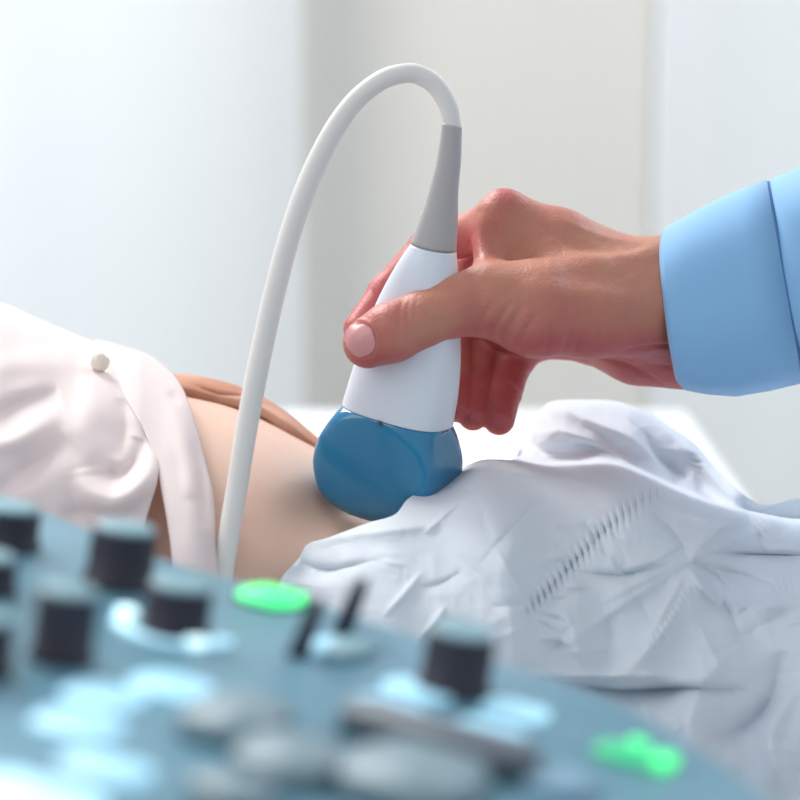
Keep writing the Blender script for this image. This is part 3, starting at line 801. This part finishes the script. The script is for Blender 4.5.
# sheer curtains
M_SHEER = bpy.data.materials.new('sheer curtain'); M_SHEER.use_nodes = True
nt = M_SHEER.node_tree; nt.nodes.clear()
o_ = nt.nodes.new('ShaderNodeOutputMaterial'); d_ = nt.nodes.new('ShaderNodeBsdfDiffuse'); t_ = nt.nodes.new('ShaderNodeBsdfTranslucent'); m_ = nt.nodes.new('ShaderNodeMixShader')
tx = nt.nodes.new('ShaderNodeTexNoise'); tx.inputs['Scale'].default_value = 200
d_.inputs[0].default_value = lin((238,239,240)); t_.inputs[0].default_value = lin((239,240,240)); m_.inputs[0].default_value = .5
nt.links.new(d_.outputs[0], m_.inputs[1]); nt.links.new(t_.outputs[0], m_.inputs[2]); nt.links.new(m_.outputs[0], o_.inputs[0])
def curtain(x0, x1, y, amp, per, seed, m=M_SHEER, z0=.04, z1=2.5):
    nu = int((x1-x0)/.008); r = np.random.RandomState(seed); ph = r.rand(6)*6
    X = np.linspace(x0, x1, nu)[:, None]; Zc = np.linspace(z0, z1, 30)[None, :]
    Yc = y+amp*np.sin(2*math.pi*X/per+ph[0]+.6*np.sin(X*9+ph[1]))+amp*.4*np.sin(2*math.pi*X/per*1.9+ph[2])+.01*np.sin(Zc*2+X*5)
    P = np.stack(np.broadcast_arrays(X, Yc, Zc), -1).reshape(-1, 3)
    return link('curtain', P, grid_faces(nu, 30), m)
c1 = curtain(-2.2, wx(305, DB-.1), YB-.12, .006, .3, 1); tag(c1, 'sheer white curtain over the window on the left of the beige wall', 'curtain')
c2 = curtain(wx(683, DB-.25), 2.2, YB-.25, .006, .30, 2); tag(c2, 'sheer white curtain over the window on the right, behind the blue sleeve', 'curtain')
v = wx(664, DB)
pp = box('window_trim', (wx(648, DB), YB-.03, .02), (wx(690, DB), YB-.004, 2.6), M_WHITE, bev=.004); pp.name = 'trim_1'; struct(pp)
# low white cabinet
DC = 2.1; zc = wz(414, DC); 
cab = empty('low_cabinet', ((wx(300,DC)+wx(690,DC))/2, 1.0, 0)); tag(cab, 'low white cabinet by the beige wall behind the raised sheet', 'cabinet')
x0, x1 = wx(255, DC), wx(690, DC)
y1 = CAM[1]+DC*math.cos(PITCH)+.02; y0 = y1-.42
box('cabinet_top', (x0, y0, zc-.03), (x1, y1, zc), M_WHITE, cab, .006)
box('body', (x0+.01, y0+.02, .06), (x1-.01, y1-.01, zc-.031), M_WHITE, cab, .003)
for k in range(2):
    a = x0+.015+k*(x1-x0-.03)/2; dd = box('door', (a+.002, y0+.002, .08), (a+(x1-x0-.03)/2-.002, y0+.019, zc-.04), M_WHITE, cab, .003)
    hx = a+(x1-x0-.03)/2-.03 if k == 0 else a+.03
    box('handle', (hx-.004, y0-.012, zc-.2), (hx+.004, y0+.002, zc-.1), M_METAL, dd, .002)
box('plinth', (x0+.02, y0+.04, 0), (x1-.02, y1-.02, .059), M_WHITE, cab)

# ------------------------------------------------------------------ light
w = bpy.data.worlds.new('World'); bpy.context.scene.world = w; w.use_nodes = True
w.node_tree.nodes['Background'].inputs[0].default_value = (.88, .94, 1.0, 1); w.node_tree.nodes['Background'].inputs[1].default_value = .66
def area(loc, tgt, sx, sy, e, col):
    l = bpy.data.lights.new('Area', 'AREA'); l.shape = 'RECTANGLE'; l.size = sx; l.size_y = sy; l.energy = e; l.color = col
    o = bpy.data.objects.new('window_and_fill_light', l); o.location = loc
    o.rotation_euler = (Vector(tgt)-Vector(loc)).to_track_quat('-Z', 'Y').to_euler(); C.objects.link(o); return o
area((-.9, 1.1, 2.5), (0, 0, .95), .9, .7, 46, (1, .98, .95))
area((1.3, 1.2, 2.3), (.1, 0, .95), 1.2, 1.0, 16, (.85, .93, 1))
area((-1.6, -.9, 2.2), (0, 0, 1.0), 1.2, 1.2, 10, (1, .97, .95))  # added fill from the camera side, no window stands there
area((-1.2, 3.4, 1.8), (-1.2, 1.9, 1.3), 2.6, 2.4, 32, (1, .975, .955))
area((1.3, 3.4, 1.8), (1.3, 1.9, 1.3), 2.6, 2.4, 29, (1, .975, .955))

# ------------------------------------------------------------------ camera
cd = bpy.data.cameras.new('Camera'); cam = bpy.data.objects.new('Camera', cd); C.objects.link(cam)
cam.location = tuple(CAM); cam.rotation_euler = (math.pi/2-PITCH, 0, 0)
cd.sensor_width = 36; cd.lens = F/800*36; cd.clip_start = .05
cd.dof.use_dof = True; cd.dof.focus_distance = .965; cd.dof.aperture_fstop = (cd.lens/1000)/.0165
bpy.context.scene.camera = cam
vs = bpy.context.scene.view_settings; vs.view_transform = 'Standard'; vs.look = 'None'; vs.exposure = 0; vs.gamma = 1
